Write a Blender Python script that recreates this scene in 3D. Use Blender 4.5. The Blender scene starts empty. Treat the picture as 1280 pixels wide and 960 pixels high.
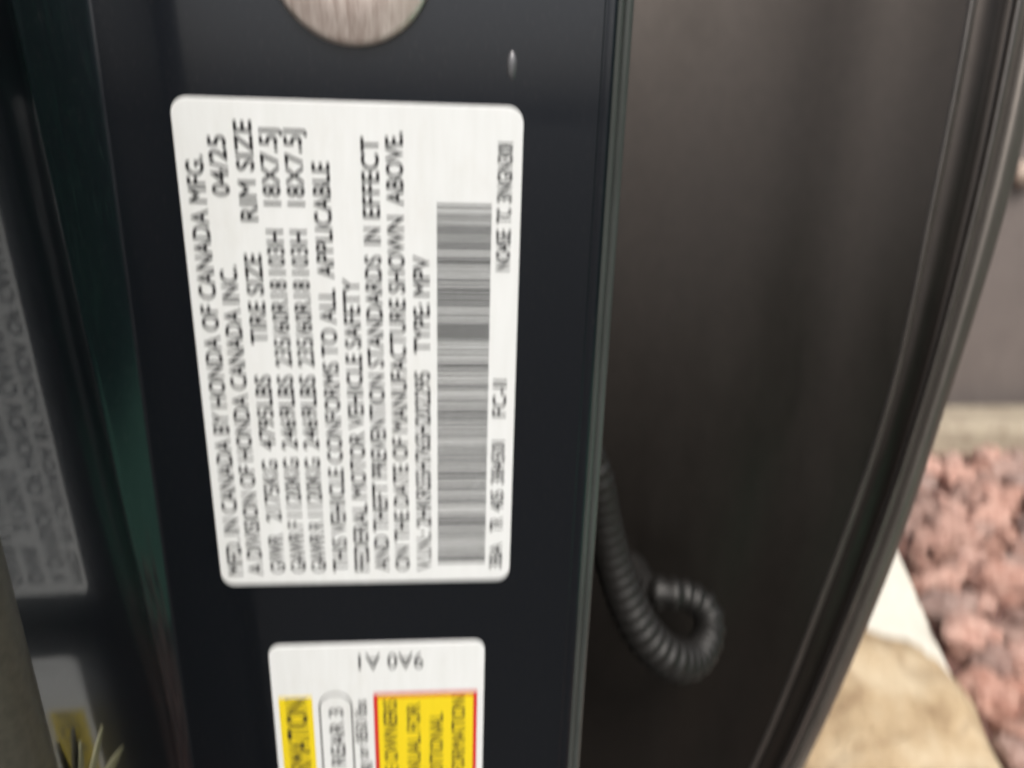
import bpy, bmesh, math, random
from mathutils import Vector, Matrix, noise

# ------------------------------------------------------------------ camera, sky, sun, exposure
scene = bpy.context.scene
COL = scene.collection
random.seed(7)

cam_data = bpy.data.cameras.new("camera")
cam = bpy.data.objects.new("camera", cam_data)
COL.objects.link(cam)
cam.matrix_world = Matrix((
    (0.9965369, -0.0011822, -0.0831427, 0.018917),
    (-0.0781707, 0.3275335, -0.9416003, -0.161452),
    (0.0283452, 0.9448388, 0.3263068, 0.902113),
    (0, 0, 0, 1)))
cam_data.sensor_width = 36.0
cam_data.lens = 967.0 / 1280.0 * 36.0
cam_data.clip_start = 0.01
cam_data.clip_end = 400.0
cam_data.dof.use_dof = True
cam_data.dof.focus_distance = 0.075
cam_data.dof.aperture_fstop = 17.5
cam_data.dof.aperture_ratio = 2.8
scene.camera = cam

SUN_ELEV, SUN_AZ = math.radians(52), math.radians(176)     # azimuth measured from +Y towards +X
world = bpy.data.worlds.new("World")
scene.world = world
world.use_nodes = True
wn, wl = world.node_tree.nodes, world.node_tree.links
sky = wn.new("ShaderNodeTexSky")
sky.sky_type = 'NISHITA'
sky.sun_disc = False
sky.sun_elevation = SUN_ELEV
sky.sun_rotation = SUN_AZ
sky.air_density = 1.0
sky.dust_density = 6.0
sky.ozone_density = 0.6
hsv = wn.new("ShaderNodeHueSaturation")
hsv.inputs["Saturation"].default_value = 0.35
bg = wn["Background"]
bg.inputs["Strength"].default_value = 0.11
wl.new(sky.outputs[0], hsv.inputs["Color"])
wl.new(hsv.outputs[0], bg.inputs["Color"])

sun_data = bpy.data.lights.new("sun", 'SUN')
sun_data.energy = 1.5
sun_data.angle = math.radians(14)
sun_data.color = (1.0, 0.93, 0.83)
sun = bpy.data.objects.new("sun", sun_data)
COL.objects.link(sun)
sun_dir = Vector((math.sin(SUN_AZ) * math.cos(SUN_ELEV), math.cos(SUN_AZ) * math.cos(SUN_ELEV), math.sin(SUN_ELEV)))
sun.rotation_euler = sun_dir.to_track_quat('Z', 'Y').to_euler()
sun.location = sun_dir * 20

vs = scene.view_settings
vs.view_transform = 'Standard'
vs.look = 'None'
vs.gamma = 1.0
vs.use_curve_mapping = False
vs.exposure = 0.44

# ------------------------------------------------------------------ helpers
def tag(o, label=None, category=None, group=None, kind=None):
    if label: o["label"] = label
    if category: o["category"] = category
    if group: o["group"] = group
    if kind: o["kind"] = kind
    return o

def link(name, mesh, material=None, parent=None, smooth=False):
    o = bpy.data.objects.new(name, mesh)
    COL.objects.link(o)
    if material: mesh.materials.append(material)
    if smooth:
        for p in mesh.polygons: p.use_smooth = True
    if parent: o.parent = parent
    return o

def pydata(name, verts, faces, material=None, parent=None, smooth=False):
    me = bpy.data.meshes.new(name)
    me.from_pydata(verts, [], faces)
    me.validate()
    me.update()
    return link(name, me, material, parent, smooth)

def from_bm(name, bm, material=None, parent=None, smooth=False):
    bmesh.ops.recalc_face_normals(bm, faces=bm.faces)
    me = bpy.data.meshes.new(name)
    bm.to_mesh(me)
    bm.free()
    return link(name, me, material, parent, smooth)

def empty(name, loc=(0, 0, 0)):
    o = bpy.data.objects.new(name, None)
    COL.objects.link(o)
    o.location = loc
    o.empty_display_size = 0.05
    return o

def loft(name, rows, material, parent=None, smooth=True, flip=False, closed=False, caps=False):
    """rows: list of equally long point lists."""
    n = len(rows[0])
    verts = [p for r in rows for p in r]
    faces = []
    m = n if closed else n - 1
    for i in range(len(rows) - 1):
        for j in range(m):
            a, b = i * n + j, i * n + (j + 1) % n
            c, d = (i + 1) * n + (j + 1) % n, (i + 1) * n + j
            faces.append((a, d, c, b) if flip else (a, b, c, d))
    if caps:
        faces.append(tuple(range(n - 1, -1, -1)))
        faces.append(tuple((len(rows) - 1) * n + j for j in range(n)))
    return pydata(name, verts, faces, material, parent, smooth)

def lerp_table(t, tab):
    if t <= tab[0][0]: i = 0
    elif t >= tab[-1][0]: i = len(tab) - 2
    else:
        i = next(k for k in range(len(tab) - 1) if tab[k][0] <= t <= tab[k + 1][0])
    (t0, v0), (t1, v1) = tab[i], tab[i + 1]
    return v0 + (v1 - v0) * (t - t0) / (t1 - t0)

def smooth_table(tab):
    """Catmull-Rom through a sorted (t, v) table."""
    def f(t):
        i = 0
        for k in range(len(tab) - 1):
            if t >= tab[k][0]: i = k
        p0 = tab[max(i - 1, 0)]; p1 = tab[i]; p2 = tab[i + 1]; p3 = tab[min(i + 2, len(tab) - 1)]
        h = p2[0] - p1[0]; u = (t - p1[0]) / h
        m1 = (p2[1] - p0[1]) / (p2[0] - p0[0]) * h
        m2 = (p3[1] - p1[1]) / (p3[0] - p1[0]) * h
        return ((2*u**3 - 3*u**2 + 1) * p1[1] + (u**3 - 2*u**2 + u) * m1
                + (-2*u**3 + 3*u**2) * p2[1] + (u**3 - u**2) * m2)
    return f

# ------------------------------------------------------------------ materials
def material(name):
    m = bpy.data.materials.new(name)
    m.use_nodes = True
    nt = m.node_tree
    return m, nt.nodes, nt.links, nt.nodes["Principled BSDF"]

def coords(n, l, scale=(1, 1, 1)):
    tc = n.new("ShaderNodeTexCoord")
    mp = n.new("ShaderNodeMapping")
    mp.inputs["Scale"].default_value = scale
    l.new(tc.outputs["Object"], mp.inputs["Vector"])
    return mp.outputs[0]

def noise_node(n, l, vec, scale, detail=4, rough=0.55):
    t = n.new("ShaderNodeTexNoise")
    t.inputs["Scale"].default_value = scale
    t.inputs["Detail"].default_value = detail
    t.inputs["Roughness"].default_value = rough
    l.new(vec, t.inputs["Vector"])
    return t.outputs["Fac"]

def ramp(n, l, fac, stops):
    r = n.new("ShaderNodeValToRGB")
    e = r.color_ramp.elements
    while len(e) < len(stops): e.new(0.5)
    for k, (p, c) in enumerate(stops):
        e[k].position = p
        e[k].color = (c[0], c[1], c[2], 1) if not isinstance(c, (int, float)) else (c, c, c, 1)
    l.new(fac, r.inputs[0])
    return r.outputs[0]

def bump(n, l, bsdf, height, strength, dist):
    b = n.new("ShaderNodeBump")
    b.inputs["Strength"].default_value = strength
    b.inputs["Distance"].default_value = dist
    l.new(height, b.inputs["Height"])
    l.new(b.outputs[0], bsdf.inputs["Normal"])

def plain(name, col, rough=0.6, metallic=0.0, var=0.12, vscale=300, bump_s=0.0, bump_d=0.0002, stretch=(1, 1, 1), ior=1.5):
    m, n, l, b = material(name)
    v = coords(n, l, stretch)
    f = noise_node(n, l, v, vscale)
    lo = tuple(c * (1 - var) for c in col); hi = tuple(min(1, c * (1 + var)) for c in col)
    l.new(ramp(n, l, f, [(0.3, lo), (0.7, hi)]), b.inputs["Base Color"])
    b.inputs["Roughness"].default_value = rough
    b.inputs["Metallic"].default_value = metallic
    b.inputs["IOR"].default_value = ior
    if bump_s: bump(n, l, b, f, bump_s, bump_d)
    return m

def paint_material():
    """dark blue-black car enamel: gloss, fine dust, faint hand-wiped smears"""
    m, n, l, b = material("car_paint")
    v = coords(n, l)
    vs_ = coords(n, l, (1, 1, 0.16))
    dust = noise_node(n, l, v, 900, 3, 0.7)
    smear = noise_node(n, l, vs_, 110, 5, 0.6)
    mix = n.new("ShaderNodeMath"); mix.operation = 'MULTIPLY'
    l.new(ramp(n, l, dust, [(0.56, 0.0), (0.75, 1.0)]), mix.inputs[0])
    l.new(ramp(n, l, smear, [(0.35, 0.2), (0.75, 1.0)]), mix.inputs[1])
    mc = n.new("ShaderNodeMix"); mc.data_type = 'RGBA'
    l.new(mix.outputs[0], mc.inputs[0])
    mc.inputs[6].default_value = (0.0155, 0.0190, 0.0265, 1)
    mc.inputs[7].default_value = (0.045, 0.046, 0.050, 1)
    l.new(mc.outputs[2], b.inputs["Base Color"])
    b.inputs["Metallic"].default_value = 0.75              # metallic flake under the lacquer
    b.inputs["Roughness"].default_value = 0.30
    b.inputs["Coat Weight"].default_value = 0.85
    b.inputs["Coat IOR"].default_value = 1.5
    l.new(ramp(n, l, smear, [(0.3, 0.03), (0.8, 0.12)]), b.inputs["Coat Roughness"])
    bump(n, l, b, noise_node(n, l, v, 160, 2, 0.5), 0.05, 0.0004)
    return m

def sticker_material(name, col):
    m, n, l, b = material(name)
    v = coords(n, l, (1, 1, 0.12))
    f = noise_node(n, l, v, 420, 4, 0.6)
    g = noise_node(n, l, coords(n, l), 26, 3, 0.5)
    mx = n.new("ShaderNodeMix"); mx.data_type = 'RGBA'
    l.new(ramp(n, l, f, [(0.25, 0.0), (0.8, 1.0)]), mx.inputs[0])
    mx.inputs[6].default_value = (col[0] * 0.93, col[1] * 0.93, col[2] * 0.92, 1)
    mx.inputs[7].default_value = (col[0], col[1], col[2], 1)
    gr = n.new("ShaderNodeMix"); gr.data_type = 'RGBA'; gr.blend_type = 'MULTIPLY'
    l.new(ramp(n, l, noise_node(n, l, coords(n, l, (1, 1, 0.5)), 48, 7, 0.72), [(0.52, 0.0), (0.85, 0.45)]), gr.inputs[0])
    l.new(mx.outputs[2], gr.inputs[6])
    gr.inputs[7].default_value = (0.80, 0.76, 0.69, 1)
    l.new(gr.outputs[2], b.inputs["Base Color"])
    l.new(ramp(n, l, f, [(0.3, 0.30), (0.8, 0.45)]), b.inputs["Roughness"])
    b.inputs["IOR"].default_value = 1.45
    bump(n, l, b, g, 0.12, 0.0008)
    return m

M_PAINT = paint_material()
M_LABEL = sticker_material("sticker_white", (0.800, 0.815, 0.825))
M_INK = plain("black_ink", (0.014, 0.014, 0.016), 0.5, var=0.4, vscale=900)
M_YELLOW = sticker_material("yellow_print", (0.86, 0.66, 0.02))
M_RED = sticker_material("red_print", (0.62, 0.035, 0.03))
M_DOOR = plain("door_enamel", (0.027, 0.0225, 0.0200), 0.42, metallic=0.8, var=0.08, vscale=240, bump_s=0.03, ior=1.5)
DB = M_DOOR.node_tree.nodes["Principled BSDF"]
DB.inputs["Coat Weight"].default_value = 0.12
DB.inputs["Coat Roughness"].default_value = 0.22
_n, _l = M_DOOR.node_tree.nodes, M_DOOR.node_tree.links
_l.new(ramp(_n, _l, noise_node(_n, _l, coords(_n, _l, (1, 1, 0.25)), 55, 6, 0.68), [(0.3, 0.34), (0.75, 0.54)]), DB.inputs["Roughness"])
M_SEAL = plain("seal_rubber", (0.048, 0.042, 0.038), 0.28, var=0.2, vscale=500, bump_s=0.1, stretch=(1, 1, 0.2))
M_BOOT = plain("boot_rubber", (0.010, 0.0092, 0.0085), 0.5, var=0.3, vscale=600, bump_s=0.15)
M_EDGE_SHEEN = plain("door_edge_sheen", (0.13, 0.116, 0.104), 0.40, metallic=0.6, var=0.12, vscale=300, stretch=(1, 1, 0.15))  # door enamel lightened: the edge's sky sheen is put into the colour
M_WEATHER = plain("weatherstrip_rubber", (0.045, 0.041, 0.031), 0.6, var=0.25, vscale=700, bump_s=0.3)

# ------------------------------------------------------------------ ground and surroundings
def ground_material(name, c0, c1, scale, rough=0.9, bs=0.4, bd=0.01):
    m, n, l, b = material(name)
    v = coords(n, l)
    f = noise_node(n, l, v, scale, 8, 0.65)
    l.new(ramp(n, l, f, [(0.3, c0), (0.7, c1)]), b.inputs["Base Color"])
    b.inputs["Roughness"].default_value = rough
    bump(n, l, b, f, bs, bd)
    return m

M_ASPHALT = ground_material("asphalt", (0.045, 0.044, 0.043), (0.085, 0.082, 0.078), 60)
M_SOIL = ground_material("bed_soil", (0.11, 0.055, 0.045), (0.22, 0.12, 0.10), 30)
M_CONCRETE = ground_material("pale_concrete", (0.68, 0.66, 0.58), (0.80, 0.78, 0.70), 45, 0.85, 0.2, 0.003)
M_BEIGE = ground_material("beige_timber", (0.30, 0.25, 0.19), (0.46, 0.40, 0.31), 14, 0.85, 0.4, 0.01)
M_WALL = ground_material("grey_brown_render", (0.150, 0.128, 0.121), (0.185, 0.158, 0.150), 8, 0.8, 0.1, 0.004)

g = pydata("ground", [(-150, -150, 0), (150, -150, 0), (150, 150, 0), (-150, 150, 0)], [(0, 1, 2, 3)], M_ASPHALT)
tag(g, kind="structure", label="dark asphalt ground the car stands on")

# direction of the bed's near edge: from (0.60, 0.05) to (1.30, 2.2)
def edge_x(y): return 0.595 + 0.327 * y
bed = pydata("rock_bed", [(edge_x(-0.7), -0.7, 0.004), (9, -0.7, 0.004), (9, 1.9, 0.004), (edge_x(1.9), 1.9, 0.004)], [(0, 1, 2, 3)], M_SOIL)
tag(bed, kind="structure", label="reddish soil of the lava rock bed")

M_LAWN = ground_material("lawn_green", (0.12, 0.42, 0.28), (0.20, 0.56, 0.39), 40, 0.8, 0.8, 0.03)  # vivid green, raised to strengthen its reflection in the paint
added_lawn = pydata("added_lawn", [(0.75, -0.9, 0.008), (7, -14, 0.008), (16, -14, 0.008), (16, 0.1, 0.008), (1.35, 0.1, 0.008)], [(0, 1, 2, 3, 4)], M_LAWN)  # added out of view to give the paint a green reflection
tag(added_lawn, kind="structure", label="green ground beside the rock bed, added out of view to be mirrored in the paint")

def rough_box(name, quad, z0, z1, mat, bevel, cuts, amp, parent=None):
    """quad: four XY corners; a box with worn, slightly uneven edges"""
    bm = bmesh.new()
    vs0 = [bm.verts.new((x, y, z0)) for x, y in quad]
    vs1 = [bm.verts.new((x, y, z1)) for x, y in quad]
    bm.faces.new(vs0[::-1]); bm.faces.new(vs1)
    for i in range(4):
        bm.faces.new((vs0[i], vs0[(i + 1) % 4], vs1[(i + 1) % 4], vs1[i]))
    bmesh.ops.bevel(bm, geom=list(bm.edges), offset=bevel, segments=2, affect='EDGES', profile=0.6)
    bmesh.ops.subdivide_edges(bm, edges=[e for e in bm.edges if e.calc_length() > 0.08], cuts=cuts, use_grid_fill=True)
    for v in bm.verts:
        d = noise.noise_vector(v.co * 9) * amp
        v.co += d
    return from_bm(name, bm, mat, parent, True)

kerb = rough_box("kerb", [(edge_x(0.05) - 0.34, 0.05), (edge_x(0.05), 0.05), (edge_x(1.42), 1.42), (edge_x(1.42) - 0.34, 1.42)],
                 -0.05, 0.03, M_CONCRETE, 0.010, 12, 0.003)
tag(kerb, "bright white concrete kerb along the edge of the red lava rocks", "kerb", kind="structure")

timber = rough_box("landscape_timber", [(0.9, 1.81), (4.4, 1.79), (4.4, 1.98), (0.9, 2.00)], -0.05, 0.09, M_BEIGE, 0.02, 10, 0.006)
tag(timber, "weathered beige timber edging between the grey wall and lava rocks", "edging")

wall = empty("house_wall", (2.5, 2.06, 0))
tag(wall, "plain grey-brown house wall in the far background", "wall")
wp = rough_box("wall_face", [(-2.2, 0.0), (3.5, 0.0), (3.5, 0.2), (-2.2, 0.2)], -0.05, 2.6, M_WALL, 0.01, 4, 0.002, wall)
M_FIT = plain("pale_fitting", (0.62, 0.50, 0.42), 0.5, var=0.1, vscale=60)
bm = bmesh.new()
bmesh.ops.create_cone(bm, cap_ends=True, segments=20, radius1=0.036, radius2=0.030, depth=0.05,
                      matrix=Matrix.Translation((-0.806, -0.025, 0.791)) @ Matrix.Rotation(math.radians(90), 4, 'X'))
bmesh.ops.bevel(bm, geom=[e for e in bm.edges if e.calc_face_angle(0) > 0.8], offset=0.008, segments=2, affect='EDGES')
from_bm("wall_fitting", bm, M_FIT, wall, True)

# lava rocks -------------------------------------------------------
def rock_mesh(name, seed, rad, flat, sub=2, rough=0.38):
    rnd = random.Random(seed)
    bm = bmesh.new()
    bmesh.ops.create_icosphere(bm, subdivisions=sub, radius=1.0)
    off = Vector((rnd.uniform(-50, 50), rnd.uniform(-50, 50), rnd.uniform(-50, 50)))
    planes = [(Vector((rnd.gauss(0, 1), rnd.gauss(0, 1), rnd.gauss(0, 1))).normalized(), rnd.uniform(0.55, 0.85)) for _ in range(7)]
    for v in bm.verts:
        for nrm, dd in planes:
            t = v.co.dot(nrm)
            if t > dd: v.co -= nrm * (t - dd) * 0.9
        k = 1 + rough * noise.noise(v.co * 1.7 + off) + 0.5 * rough * noise.noise(v.co * 4.1 + off)
        v.co *= k
        v.co = Vector((v.co.x * rad, v.co.y * rad * rnd_ratio(seed), v.co.z * rad * flat))
    bmesh.ops.recalc_face_normals(bm, faces=bm.faces)
    me = bpy.data.meshes.new(name)
    bm.to_mesh(me); bm.free()
    for p in me.polygons: p.use_smooth = True
    return me

def rnd_ratio(seed): return 0.65 + 0.3 * ((seed * 37) % 11) / 11.0

def lava_material(name, c0, c1):
    m, n, l, b = material(name)
    oi = n.new("ShaderNodeObjectInfo")
    v = coords(n, l)
    f = noise_node(n, l, v, 45, 6, 0.7)
    r = ramp(n, l, f, [(0.25, c0), (0.75, c1)])
    hs = n.new("ShaderNodeHueSaturation")
    l.new(r, hs.inputs["Color"])
    l.new(ramp(n, l, oi.outputs["Random"], [(0.0, 0.62), (1.0, 1.3)]), hs.inputs["Value"])
    l.new(ramp(n, l, oi.outputs["Random"], [(0.0, 1.2), (0.35, 0.75), (0.6, 1.2), (1.0, 0.9)]), hs.inputs["Saturation"])
    l.new(hs.outputs[0], b.inputs["Base Color"])
    b.inputs["Roughness"].default_value = 0.92
    bump(n, l, b, noise_node(n, l, v, 160, 4, 0.7), 0.9, 0.006)
    return m

M_LAVA = lava_material("lava_stone", (0.31, 0.150, 0.118), (0.66, 0.460, 0.395))
rock_variants = [rock_mesh("lava_rock", 10 + k, 0.052, 0.58, 3, 0.48) for k in range(9)]
for me in rock_variants: me.materials.append(M_LAVA)

rr = random.Random(3)
def singled_out(x, y):
    """the wedge of the bed between the door's edge and the right of the picture"""
    return 0.55 < y < 1.70 and x < 0.97 + (y - 0.683) * 0.745 and x > 0.93 + (y - 1.289) * 0.75
spots = []
tries = 0
while tries < 9000 and len(spots) < 290:
    tries += 1
    y = rr.uniform(0.45, 1.70)
    x = rr.uniform(edge_x(y) + 0.045, edge_x(y) + 0.78)
    if not singled_out(x, y): continue
    if any((x - a) ** 2 + (y - b) ** 2 < 0.058 ** 2 for a, b, _ in spots): continue
    spots.append((x, y, rr.uniform(0.75, 1.35)))
for k, (x, y, s) in enumerate(spots):
    o = bpy.data.objects.new("lava_rock", rock_variants[k % len(rock_variants)])
    COL.objects.link(o)
    o.location = (x, y, 0.016 * s + rr.uniform(0, 0.016))
    o.rotation_euler = (rr.uniform(-0.5, 0.5), rr.uniform(-0.5, 0.5), rr.uniform(0, 6.28))
    o.scale = (s, s, s)
    tag(o, "rough red-brown lava rock lying in the bed right of the white kerb", "rock", "lava rocks filling the bed")

# the rest of the bed, beyond what the frame shows singly
vv, ff = [], []
base = rock_mesh("far_rock", 91, 0.05, 0.6, sub=1)
bv = [v.co.copy() for v in base.vertices]; bf = [tuple(p.vertices) for p in base.polygons]
for k in range(900):
    y = rr.uniform(-0.7, 1.7)
    x = rr.uniform(edge_x(y) + 0.06, edge_x(y) + 2.6)
    if y < 0.12 and x > 1.33: continue
    if singled_out(x, y): continue
    m = Matrix.Translation((x, y, 0.02)) @ Matrix.Rotation(rr.uniform(0, 6.28), 4, 'Z') @ Matrix.Rotation(rr.uniform(-.6, .6), 4, 'X') @ Matrix.Scale(rr.uniform(0.7, 1.4), 4)
    i0 = len(vv)
    vv += [m @ c for c in bv]; ff += [tuple(i0 + i for i in f) for f in bf]
o = pydata("lava_gravel", vv, ff, M_LAVA, None, True)
tag(o, "mass of red-brown lava rock further along the bed", "gravel", kind="stuff")
bpy.data.meshes.remove(base)

# tan stone on the kerb -------------------------------------------
def stone_material():
    m, n, l, b = material("sandstone")
    v = coords(n, l)
    f = noise_node(n, l, v, 9, 7, 0.65)
    w = n.new("ShaderNodeTexWave"); w.wave_type = 'BANDS'
    w.inputs["Scale"].default_value = 2.0; w.inputs["Distortion"].default_value = 26.0; w.inputs["Detail"].default_value = 4
    l.new(v, w.inputs["Vector"])
    mx = n.new("ShaderNodeMix"); mx.data_type = 'RGBA'
    l.new(ramp(n, l, w.outputs["Fac"], [(0.0, 0.30), (0.12, 0.0)]), mx.inputs[0])
    l.new(ramp(n, l, f, [(0.30, (0.27, 0.17, 0.09)), (0.48, (0.56, 0.42, 0.26)), (0.72, (0.74, 0.62, 0.44))]), mx.inputs[6])
    mx.inputs[7].default_value = (0.25, 0.15, 0.085, 1)
    l.new(mx.outputs[2], b.inputs["Base Color"])
    b.inputs["Roughness"].default_value = 0.88
    bump(n, l, b, noise_node(n, l, v, 30, 6, 0.7), 0.8, 0.012)
    return m
bm = bmesh.new()
bmesh.ops.create_icosphere(bm, subdivisions=4, radius=1.0)
for v in bm.verts:
    c = v.co.copy()
    k = 1 + 0.16 * noise.noise(c * 1.6 + Vector((3, 8, 1))) + 0.07 * noise.noise(c * 4 + Vector((1, 2, 9)))
    e = 0.72
    sx = math.copysign(abs(c.x) ** e, c.x); sy = math.copysign(abs(c.y) ** e, c.y); sz = math.copysign(abs(c.z) ** 0.55, c.z)
    v.co = Vector((sx * 0.15 * k, sy * 0.24 * k, sz * 0.045 * (1 + 0.5 * (k - 1)) + 0.012 * noise.noise(c * 2.3)))
boulder = from_bm("sandstone_boulder", bm, stone_material(), None, True)
boulder.location = (0.638, 0.665, 0.075)
boulder.rotation_euler = (0, 0, math.radians(-18))
tag(boulder, "tan cracked sandstone boulder lying on the white kerb beside the lava rocks", "boulder")

# unseen greenery added beyond the bed to mirror green in the enamel ------
added_hedge = empty("added_hedge", (3.1, -1.2, 0))
added_hedge.rotation_euler = (0, 0, math.radians(-14))
tag(added_hedge, "green foliage added out of view to be mirrored in the dark enamel", "added_hedge")
m, n, l, b = material("leaf_green")
f = noise_node(n, l, coords(n, l), 6, 3)
l.new(ramp(n, l, f, [(0.3, (0.10, 0.38, 0.26)), (0.7, (0.18, 0.54, 0.38))]), b.inputs["Base Color"])  # foliage green brightened so its mirrored band shows
b.inputs["Roughness"].default_value = 0.5
M_LEAF = m
hr = random.Random(11)
vv, ff = [], []
for k in range(17000):
    y = hr.uniform(-3.4, 2.0); z = hr.uniform(0.05, 2.1); x = hr.gauss(0, 0.28) - 0.1
    top = 1.75 + 0.35 * noise.noise(Vector((y * 0.9, 2.0, 0)))
    if z > top: continue
    s = hr.uniform(0.05, 0.10)
    rot = Matrix.Rotation(hr.uniform(0, 6.28), 3, 'Z') @ Matrix.Rotation(hr.uniform(-1.2, 1.2), 3, 'X')
    q = [rot @ Vector(p) * s for p in ((0, -1, 0), (0.5, 0, 0.12), (0, 1, 0), (-0.5, 0, 0.12))]
    i0 = len(vv)
    vv += [Vector((x, y, z)) + p for p in q]
    ff.append((i0, i0 + 1, i0 + 2, i0 + 3))
tag(pydata("foliage", vv, ff, M_LEAF, added_hedge), kind="stuff")
M_BARK = plain("hedge_bark", (0.09, 0.065, 0.045), 0.9, vscale=20)
for y in (-2.4, -1.4, -0.4, 0.6, 1.5):
    rows = []
    for i in range(7):
        t = i / 6; r = 0.035 * (1 - 0.6 * t)
        rows.append([(0.05 * math.sin(4 * t + y) + r * math.cos(a * math.pi / 4), y + 0.06 * math.sin(3 * t) + r * math.sin(a * math.pi / 4), 1.4 * t) for a in range(8)])
    loft("stem", rows, M_BARK, added_hedge, closed=True, caps=True)

# ------------------------------------------------------------------ the car's opened door jamb
car = empty("car", (0, 0, 0))
tag(car, "dark blue-black car with open doors, seen at its door pillar", "car")

def jamb_x(z): return -0.0478 - 0.033 * (z - 0.797)
XB = -0.0462                                              # where the bevel runs out into the face
def bevel_w(z): return 0.0022 + max(0.0, z - 0.755) * 0.062
ZS = [0.30 + i * 0.0125 for i in range(73)]

# pillar: face, concave fillet and return towards the front seat
rows = []
for z in ZS:
    xm, w = jamb_x(z), bevel_w(z)
    dx, dy = w * math.cos(math.radians(43)), w * math.sin(math.radians(43))
    xa, ya = XB - dx, -dy
    row = []
    for k in range(15):                                   # return flange, front to back
        u = k / 14
        y = -0.0525 + (0.0525 + ya - 0.0008) * u
        f = min(1.0, max(0.0, (y + 0.032) / 0.032))
        row.append((xm + (xa - 0.0009 - xm) * f * f * (3 - 2 * f), y, z))
    row.append((xa - 0.0006, ya - 0.0002, z))
    for k in range(13):                                   # tapering bevel, slightly hollow
        u = k / 12
        h = 0.055 * w * math.sin(math.pi * u)
        row.append((xa + dx * u - 0.68 * h, ya + dy * u + 0.73 * h, z))
    row.append((XB + 0.0006, 0.0001, z))
    for k in range(1, 11):
        row.append((XB + 0.0014 + (0.0488 - XB - 0.0014) * k / 10, 0.0001 * (1 - k / 10), z))
    rows.append(row)
loft("pillar", rows, M_PAINT, car)

# rolled lip on the pillar's rear edge: groove, bead, return
rows = []
prof = [(0.0488, 0.0), (0.0490, 0.0003)]
for k in range(11):                                       # broad roll
    a = math.radians(-25 + 95 * k / 10)
    prof.append((0.0505 + 0.0026 * math.sin(a), 0.0028 - 0.0030 * math.cos(a)))
prof += [(0.0533, 0.0050), (0.0530, 0.0070), (0.0520, 0.0090), (0.0480, 0.0120), (0.0440, 0.0300), (0.0400, 0.0850)]
for z in ZS:
    rows.append([(x, y, z) for x, y in prof])
loft("pillar_lip", rows, M_PAINT, car)
M_LIP_SHEEN = plain("lip_sheen_grey", (0.050, 0.056, 0.053), 0.14, var=0.15, vscale=400, stretch=(1, 1, 0.1))
rows = []
for z in ZS:                                              # strip added over the hem, its grey lightening the lip like a reflection
    row = []
    for c, r in ((0.0519, 0.0009), (0.0536, 0.0011)):
        for k in range(9):
            a = math.radians(-80 + 160 * k / 8)
            row.append((c + r * math.sin(a), 0.0008 - 1.2 * r * math.cos(a) + 0.3 * (c - 0.0519), z))
    row += [(0.0546, 0.0030, z), (0.0540, 0.0075, z), (0.0525, 0.0080, z)]
    rows.append(row)
loft("lip_sheen", rows, M_LIP_SHEEN, car)

# weatherstrip along the front edge of the return
rows = []
for i in range(60):
    z = 0.30 + i * 0.0155
    cx, cy = jamb_x(z) - 0.0035, -0.0580
    rows.append([(cx + 0.0062 * math.cos(a * math.pi / 8) * (1 + 0.05 * noise.noise(Vector((a, 0, z * 30)))),
                  cy + 0.0070 * math.sin(a * math.pi / 8), z) for a in range(16)])
loft("weatherstrip", rows, M_WEATHER, car, closed=True, caps=True, flip=True)

# bright round cap (bolt head) above the certification sticker
M_CAP = None
m, n, l, b = material("brushed_steel")
f = noise_node(n, l, coords(n, l, (1, 1, 0.05)), 700, 4, 0.7)
l.new(ramp(n, l, f, [(0.3, (0.70, 0.56, 0.50)), (0.7, (0.92, 0.81, 0.75))]), b.inputs["Base Color"])
b.inputs["Metallic"].default_value = 0.75
l.new(ramp(n, l, f, [(0.3, 0.30), (0.7, 0.5)]), b.inputs["Roughness"])
bump(n, l, b, f, 0.12, 0.0002)
M_CAP = m
def lathe(name, prof, mat, parent, seg=72):
    rows = []
    for r, d in prof:
        rows.append([(r * math.cos(2 * math.pi * k / seg), -d, r * math.sin(2 * math.pi * k / seg)) for k in range(seg)])
    return loft(name, rows, mat, parent, closed=True, caps=True)
cap = lathe("round_cap", [(0.0152, 0.0), (0.0152, 0.0012), (0.0148, 0.0018), (0.0141, 0.0020), (0.0132, 0.0022), (0.0110, 0.0028), (0.0080, 0.0034), (0.0040, 0.0037)], M_CAP, car)
cap.location = (0.0013, 0, 0.9290)

# small nib added beside the cap to stand for a glint
bm = bmesh.new()
bmesh.ops.create_uvsphere(bm, u_segments=20, v_segments=12, radius=1)
for v in bm.verts:
    v.co = Vector((0.0313 + v.co.x * 0.0011, 0.0002 + v.co.y * 0.0007, 0.9115 + v.co.z * 0.0026))
from_bm("glint_nib", bm, plain("glint_steel", (0.16, 0.16, 0.17), 0.35, metallic=0.6, vscale=900), car, True)

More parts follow.
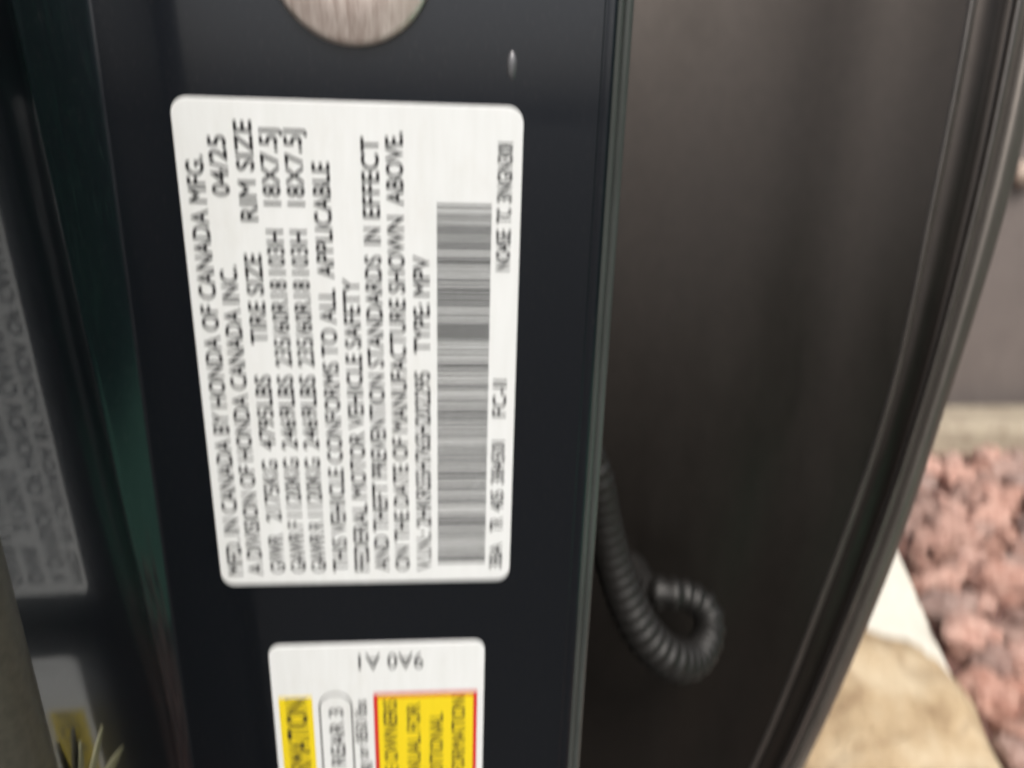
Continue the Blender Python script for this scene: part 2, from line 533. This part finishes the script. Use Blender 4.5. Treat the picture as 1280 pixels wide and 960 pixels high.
# rear door, swung open behind the pillar -------------------------
outer = smooth_table([(0.20, 0.055), (0.45, 0.112), (0.65, 0.167), (0.7415, 0.1856), (0.8127, 0.1937), (0.8813, 0.1990), (0.9263, 0.1985), (1.02, 0.1945), (1.20, 0.180)])
inner = smooth_table([(0.20, 0.028), (0.45, 0.088), (0.65, 0.1446), (0.742, 0.1625), (0.8127, 0.1723), (0.8808, 0.1735), (0.9385, 0.1730), (1.02, 0.168), (1.20, 0.150)])
DZ = [0.30 + i * 0.0125 for i in range(69)]
door = empty("rear_door", (0, 0, 0)); door.parent = car
def door_y(z):                                              # the face leans back towards its top
    t = max(0.0, z - 0.72)
    return 0.080 + (0.66 * t * t if t < 0.24 else 0.66 * 0.24 ** 2 + 0.317 * (t - 0.24))
def lean(x, y, z):
    """widen the door a little where it stands further back"""
    k = (y + 0.1615) / 0.2415
    return (0.019 + (x - 0.019) * k, y, 0.902 + (z - 0.902) * k)
rows = []
for z in DZ:
    a, y0 = inner(z), door_y(z)
    row = []
    x0 = min(0.030, a - 0.03)
    for k in range(25):
        u = k / 24
        x = x0 + (a - 0.0012 - x0) * u
        row.append(lean(x, y0 + 0.006 * (1 - u) ** 2 + 0.0016 * math.exp(-((u - 0.78) / 0.10) ** 2), z))
    rows.append(row)
loft("door_panel", rows, M_DOOR, door)

def door_strip(name, prof, mat):
    """prof: (u, dy, dx) with u running 0..1 from the inner bead to the outer edge"""
    rows = []
    for z in DZ:
        a, c, y0 = inner(z), outer(z), door_y(z)
        rows.append([lean(a + (c - a) * u + dx, y0 + dy, z) for u, dy, dx in prof])
    return loft(name, rows, mat, door)
def roll(u0, u1, h, y0, y1, k=9):
    return [(u0 + (u1 - u0) * i / k, y0 + (y1 - y0) * i / k - h * math.sin(math.pi * i / k), 0) for i in range(k + 1)]
door_strip("inner_bead", [(-0.06, 0.0012, 0)] + roll(-0.055, 0.075, 0.0016, 0.0006, 0.0010), M_SEAL)
door_strip("door_flange", roll(0.075, 0.36, 0.0007, 0.0011, 0.0016) + roll(0.37, 0.50, -0.0003, 0.0016, 0.0018), M_DOOR)
door_strip("door_seal", [(0.49, 0.0026, 0)] + roll(0.50, 0.70, 0.0030, 0.0020, 0.0026, 12), M_SEAL)
door_strip("door_edge", [(0.69, 0.0032, 0), (0.72, 0.0024, 0)] + roll(0.73, 0.985, 0.0022, 0.0022, 0.0046, 12) + [(1.0, 0.0062, 0), (1.0, 0.0110, 0), (0.99, 0.0200, 0), (0.95, 0.035, 0)], M_EDGE_SHEEN)

# corrugated rubber boot round the door wiring ---------------------
ctrl = [((0.0520, 0.027, 0.8300), 0.0040), ((0.0575, 0.029, 0.8160), 0.0044), ((0.0605, 0.030, 0.8076), 0.0048), ((0.0638, 0.033, 0.7934), 0.0053), ((0.0678, 0.035, 0.7789), 0.0058),
        ((0.0730, 0.035, 0.7648), 0.0062), ((0.0800, 0.034, 0.7520), 0.0066), ((0.0890, 0.035, 0.7430), 0.0068), ((0.0990, 0.042, 0.7375), 0.0063),
        ((0.1062, 0.050, 0.7395), 0.0056), ((0.1065, 0.055, 0.7460), 0.0053), ((0.1000, 0.057, 0.7505), 0.0053), ((0.0920, 0.057, 0.7520), 0.0054),
        ((0.0870, 0.064, 0.7490), 0.0058), ((0.0860, 0.082, 0.7460), 0.0066)]
pts = [Vector(c[0]) for c in ctrl]; rad = [c[1] for c in ctrl]
path, prad = [], []
for i in range(len(pts) - 1):
    p0, p1, p2, p3 = pts[max(i - 1, 0)], pts[i], pts[i + 1], pts[min(i + 2, len(pts) - 1)]
    for k in range(20):
        u = k / 20
        path.append(0.5 * (2 * p1 + (p2 - p0) * u + (2*p0 - 5*p1 + 4*p2 - p3) * u*u + (3*p1 - p0 - 3*p2 + p3) * u**3))
        prad.append(rad[i] + (rad[i + 1] - rad[i]) * u)
rows, s = [], 0.0
up = Vector((0, 1, 0))
for i, p in enumerate(path):
    t = (path[min(i + 1, len(path) - 1)] - path[max(i - 1, 0)]).normalized()
    if i: s += (p - path[i - 1]).length
    up = (up - t * up.dot(t)).normalized()
    side = t.cross(up)
    ridge = 0.5 + 0.5 * math.cos(2 * math.pi * s / 0.0040)
    r = prad[i] * (0.85 + 0.15 * ridge)
    rows.append([p + (side * math.cos(a * math.pi / 10) + up * math.sin(a * math.pi / 10)) * r for a in range(20)])
loft("wiring_boot", rows, M_BOOT, car, closed=True, caps=True, flip=True)

# ------------------------------------------------------------------ stickers
def rounded_rect(w, h, r, seg=8):
    out = []
    for cx, cz, a0 in ((w/2 - r, h/2 - r, 0), (-w/2 + r, h/2 - r, 90), (-w/2 + r, -h/2 + r, 180), (w/2 - r, -h/2 + r, 270)):
        for k in range(seg + 1):
            a = math.radians(a0 + 90 * k / seg)
            out.append((cx + r * math.cos(a), cz + r * math.sin(a)))
    return out

def sticker_base(name, x0, x1, z0, z1, r, parent, mat=None, t=0.00035):
    """backing with a softly rounded rim; front face at -t"""
    cx, cz, w, h = (x0 + x1) / 2, (z0 + z1) / 2, x1 - x0, z1 - z0
    rows = []
    for ins, y in ((0, 0.00005), (0, -t * 0.5), (t * 0.35, -t * 0.85), (t, -t)):
        rows.append([(cx + x, y, cz + z) for x, z in rounded_rect(w - 2 * ins, h - 2 * ins, max(r - ins, 1e-4))])
    return loft(name, rows, mat or M_LABEL, parent, closed=True, caps=True, smooth=False)

TMP = []
def text_mesh(body):
    cu = bpy.data.curves.new("t", 'FONT')
    cu.body = body
    cu.size = 1.0
    cu.resolution_u = 3
    cu.offset = 0.0
    ob = bpy.data.objects.new("t", cu)
    COL.objects.link(ob)
    bpy.context.view_layer.update()
    me = bpy.data.meshes.new_from_object(ob.evaluated_get(bpy.context.evaluated_depsgraph_get()))
    bpy.data.objects.remove(ob); bpy.data.curves.remove(cu)
    return me

CAP = 0.729 / 1.0        # cap height of the built-in face at size 1 (measured below)
def put_text(body, xc, z0, z1, cap, parent, y=-0.00045, mat=None, mode="up", name="lettering", bold=0.035):
    """one printed line; 'up' reads bottom to top, 'flip' stands on its head"""
    me = text_mesh(body)
    xs = [v.co.x for v in me.vertices]; ys = [v.co.y for v in me.vertices]
    ax, bx = min(xs), max(xs)
    sy = cap / 0.70
    sx = (z1 - z0) / (bx - ax)
    for v in me.vertices:
        u, w = (v.co.x - ax) * sx, (v.co.y - 0.35) * sy
        if mode == "up":
            v.co = Vector((xc - w, y, z0 + u))
        else:                                             # xc is the line's centre height, z0..z1 its X span
            v.co = Vector((z1 - u, y, xc - w))
    vs_, fs_ = [], []                                     # ink spread: the face struck three times, a hair apart
    nv = len(me.vertices)
    for q, (dx, dz) in enumerate(((0, 0), (cap * bold, cap * bold), (-cap * bold, cap * bold))):
        vs_ += [(v.co.x + dx, v.co.y - q * 2e-6, v.co.z + dz) for v in me.vertices]
        fs_ += [tuple(i + q * nv for i in p.vertices) for p in me.polygons]
    bpy.data.meshes.remove(me)
    return pydata(name, vs_, fs_, mat or M_INK, parent)

# certification sticker
cert = empty("certification_sticker", (0, 0, 0))
tag(cert, "large white certification sticker with black print and barcode on the dark pillar", "sticker")
sticker_base("backing", -0.0339, 0.0339, 0.7960, 0.9040, 0.0032, cert)
LX = [-0.0304, -0.0258, -0.0207, -0.0160, -0.0113, -0.0062, -0.0012, 0.0035, 0.0083, 0.0134]
CH = 0.0034
LINES = [
    (0, "MFD. IN CANADA BY HONDA OF CANADA MFG.", 0.7990, 0.8932),
    (1, "A DIVISION OF HONDA CANADA INC.", 0.7990, 0.8716),
    (1, "04/25", 0.8857, 0.8970),
    (2, "GVWR", 0.7994, 0.8092), (2, "2175KG", 0.8130, 0.8280), (2, "4795LBS", 0.8309, 0.8480), (2, "TIRE SIZE", 0.8552, 0.8741), (2, "RIM SIZE", 0.8809, 0.8999),
    (3, "GAWR F", 0.7994, 0.8125), (3, "1120KG", 0.8142, 0.8284), (3, "2469LBS", 0.8309, 0.8480), (3, "235/60R18", 0.8502, 0.8687), (3, "103H", 0.8702, 0.8790), (3, "18X7.5J", 0.8841, 0.8985),
    (4, "GAWR R", 0.7994, 0.8125), (4, "1120KG", 0.8142, 0.8284), (4, "2469LBS", 0.8309, 0.8480), (4, "235/60R18", 0.8502, 0.8687), (4, "103H", 0.8702, 0.8790), (4, "18X7.5J", 0.8841, 0.8985),
    (5, "THIS VEHICLE CONFORMS TO ALL", 0.7994, 0.8670), (5, "APPLICABLE", 0.8695, 0.8924),
    (6, "FEDERAL MOTOR VEHICLE SAFETY", 0.7994, 0.8691),
    (7, "AND THEFT PREVENTION STANDARDS", 0.7994, 0.8741), (7, "IN", 0.8766, 0.8798), (7, "EFFECT", 0.8819, 0.8974),
    (8, "ON THE DATE OF MANUFACTURE SHOWN", 0.7994, 0.8822), (8, "ABOVE.", 0.8846, 0.8985),
    (9, "V.I.N.: 2HKRS5H76SH202295", 0.7994, 0.8489), (9, "TYPE: MPV", 0.8534, 0.8741),
]
for li, body, z0, z1 in LINES:
    put_text(body, LX[li], z0, z1, CH, cert)
for body, z0, z1 in (("3BA", 0.7996, 0.8059), ("TR", 0.8096, 0.8127), ("405", 0.8150, 0.8199), ("38450I", 0.8220, 0.8323), ("FC-II", 0.8386, 0.8470),
                     ("NO4SE", 0.8716, 0.8798), ("TC", 0.8814, 0.8841), ("3NGN30I", 0.8856, 0.8970)):
    put_text(body, 0.0304, z0, z1, 0.0030, cert)

br = random.Random(21)
vv, ff = [], []
z = 0.8012
while z < 0.8848:
    w = 0.00024 * (2.4 if br.random() < 0.33 else 1)
    i0 = len(vv)
    vv += [(0.0167, -0.00045, z), (0.0279, -0.00045, z), (0.0279, -0.00045, z + w), (0.0167, -0.00045, z + w)]
    ff.append((i0, i0 + 1, i0 + 2, i0 + 3))
    z += w + 0.00024 * (2.2 if br.random() < 0.28 else 1)
pydata("barcode", vv, ff, M_INK, cert)

# fine scratches in the laminate
sr = random.Random(5)
# tyre placard
plac = empty("tyre_placard", (0, 0, 0))
tag(plac, "white placard with yellow bar and red-edged yellow panel, below the large sticker", "sticker")
sticker_base("backing", -0.0247, 0.0283, 0.6700, 0.7785, 0.0028, plac)
def panel(name, x0, x1, z0, z1, y, mat):
    return pydata(name, [(x0, y, z0), (x1, y, z0), (x1, y, z1), (x0, y, z1)], [(0, 1, 2, 3)], mat, plac)
panel("yellow_bar", -0.0232, -0.0149, 0.674, 0.7632, -0.00041, M_YELLOW)
put_text("TIRE AND LOADING INFORMATION", -0.0190, 0.6755, 0.7622, 0.0052, plac, y=-0.00047)
panel("red_panel", 0.0003, 0.0266, 0.674, 0.7635, -0.00041, M_RED)
panel("yellow_panel", 0.0014, 0.0256, 0.675, 0.7624, -0.00045, M_YELLOW)
for body, xc, z0, z1 in (("SEE OWNERS", 0.0044, 0.7330, 0.7612), ("MANUAL FOR", 0.0103, 0.7310, 0.7598), ("ADDITIONAL", 0.0161, 0.7300, 0.7565), ("INFORMATION", 0.0218, 0.7318, 0.7616)):
    put_text(body, xc, z0, z1, 0.0034, plac, y=-0.00050)
# rounded outline round the seating line
ring_o = rounded_rect(0.0084, 0.0900, 0.00415, 10); ring_i = rounded_rect(0.0076, 0.0892, 0.00375, 10)
cx, cz = -0.0092, 0.7190
vv = [(cx + x, -0.00041, cz + z) for x, z in ring_o] + [(cx + x, -0.00041, cz + z) for x, z in ring_i]
N = len(ring_o)
pydata("outline", vv, [(i, (i + 1) % N, N + (i + 1) % N, N + i) for i in range(N)], M_INK, plac)
put_text("SEATING CAPACITY  TOTAL 5  FRONT 2", -0.0092, 0.6770, 0.7340, 0.0034, plac)
put_text("REAR 3", -0.0092, 0.7410, 0.7590, 0.0036, plac)
put_text("SHOULD NEVER EXCEED 385 kg or 850 lbs", -0.0030, 0.6770, 0.7612, 0.0030, plac)
put_text("9A0 A1", 0.7732, -0.0030, 0.0130, 0.0044, plac, mode="flip", bold=0.008)

# pointed blades added to stand for a distorted reflection in the jamb ----------------
reflected_shape = empty("spiky_reflection", (-0.0460, -0.0477, 0.7800))
tag(reflected_shape, "small pale spiky blades added for the distorted reflection in the jamb corner at the lower left", "reflected_shape")
M_SPIKY = plain("spiky_reflection", (0.16, 0.155, 0.095), 0.6, var=0.35, vscale=350, bump_s=0.3, stretch=(1, 1, 0.2))
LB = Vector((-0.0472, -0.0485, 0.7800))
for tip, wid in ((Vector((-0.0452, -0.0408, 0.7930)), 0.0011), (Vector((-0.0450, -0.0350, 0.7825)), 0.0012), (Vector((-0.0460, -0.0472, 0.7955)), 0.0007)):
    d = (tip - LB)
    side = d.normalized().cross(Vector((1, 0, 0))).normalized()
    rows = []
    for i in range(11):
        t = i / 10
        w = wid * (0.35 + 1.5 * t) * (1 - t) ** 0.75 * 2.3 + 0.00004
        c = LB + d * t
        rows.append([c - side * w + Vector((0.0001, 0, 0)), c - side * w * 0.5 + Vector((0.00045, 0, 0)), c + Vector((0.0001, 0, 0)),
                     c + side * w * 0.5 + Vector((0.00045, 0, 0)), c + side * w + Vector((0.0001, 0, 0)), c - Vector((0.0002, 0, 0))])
    o = loft("blade", [[p - reflected_shape.location for p in r] for r in rows], M_SPIKY, reflected_shape, closed=True, caps=True)
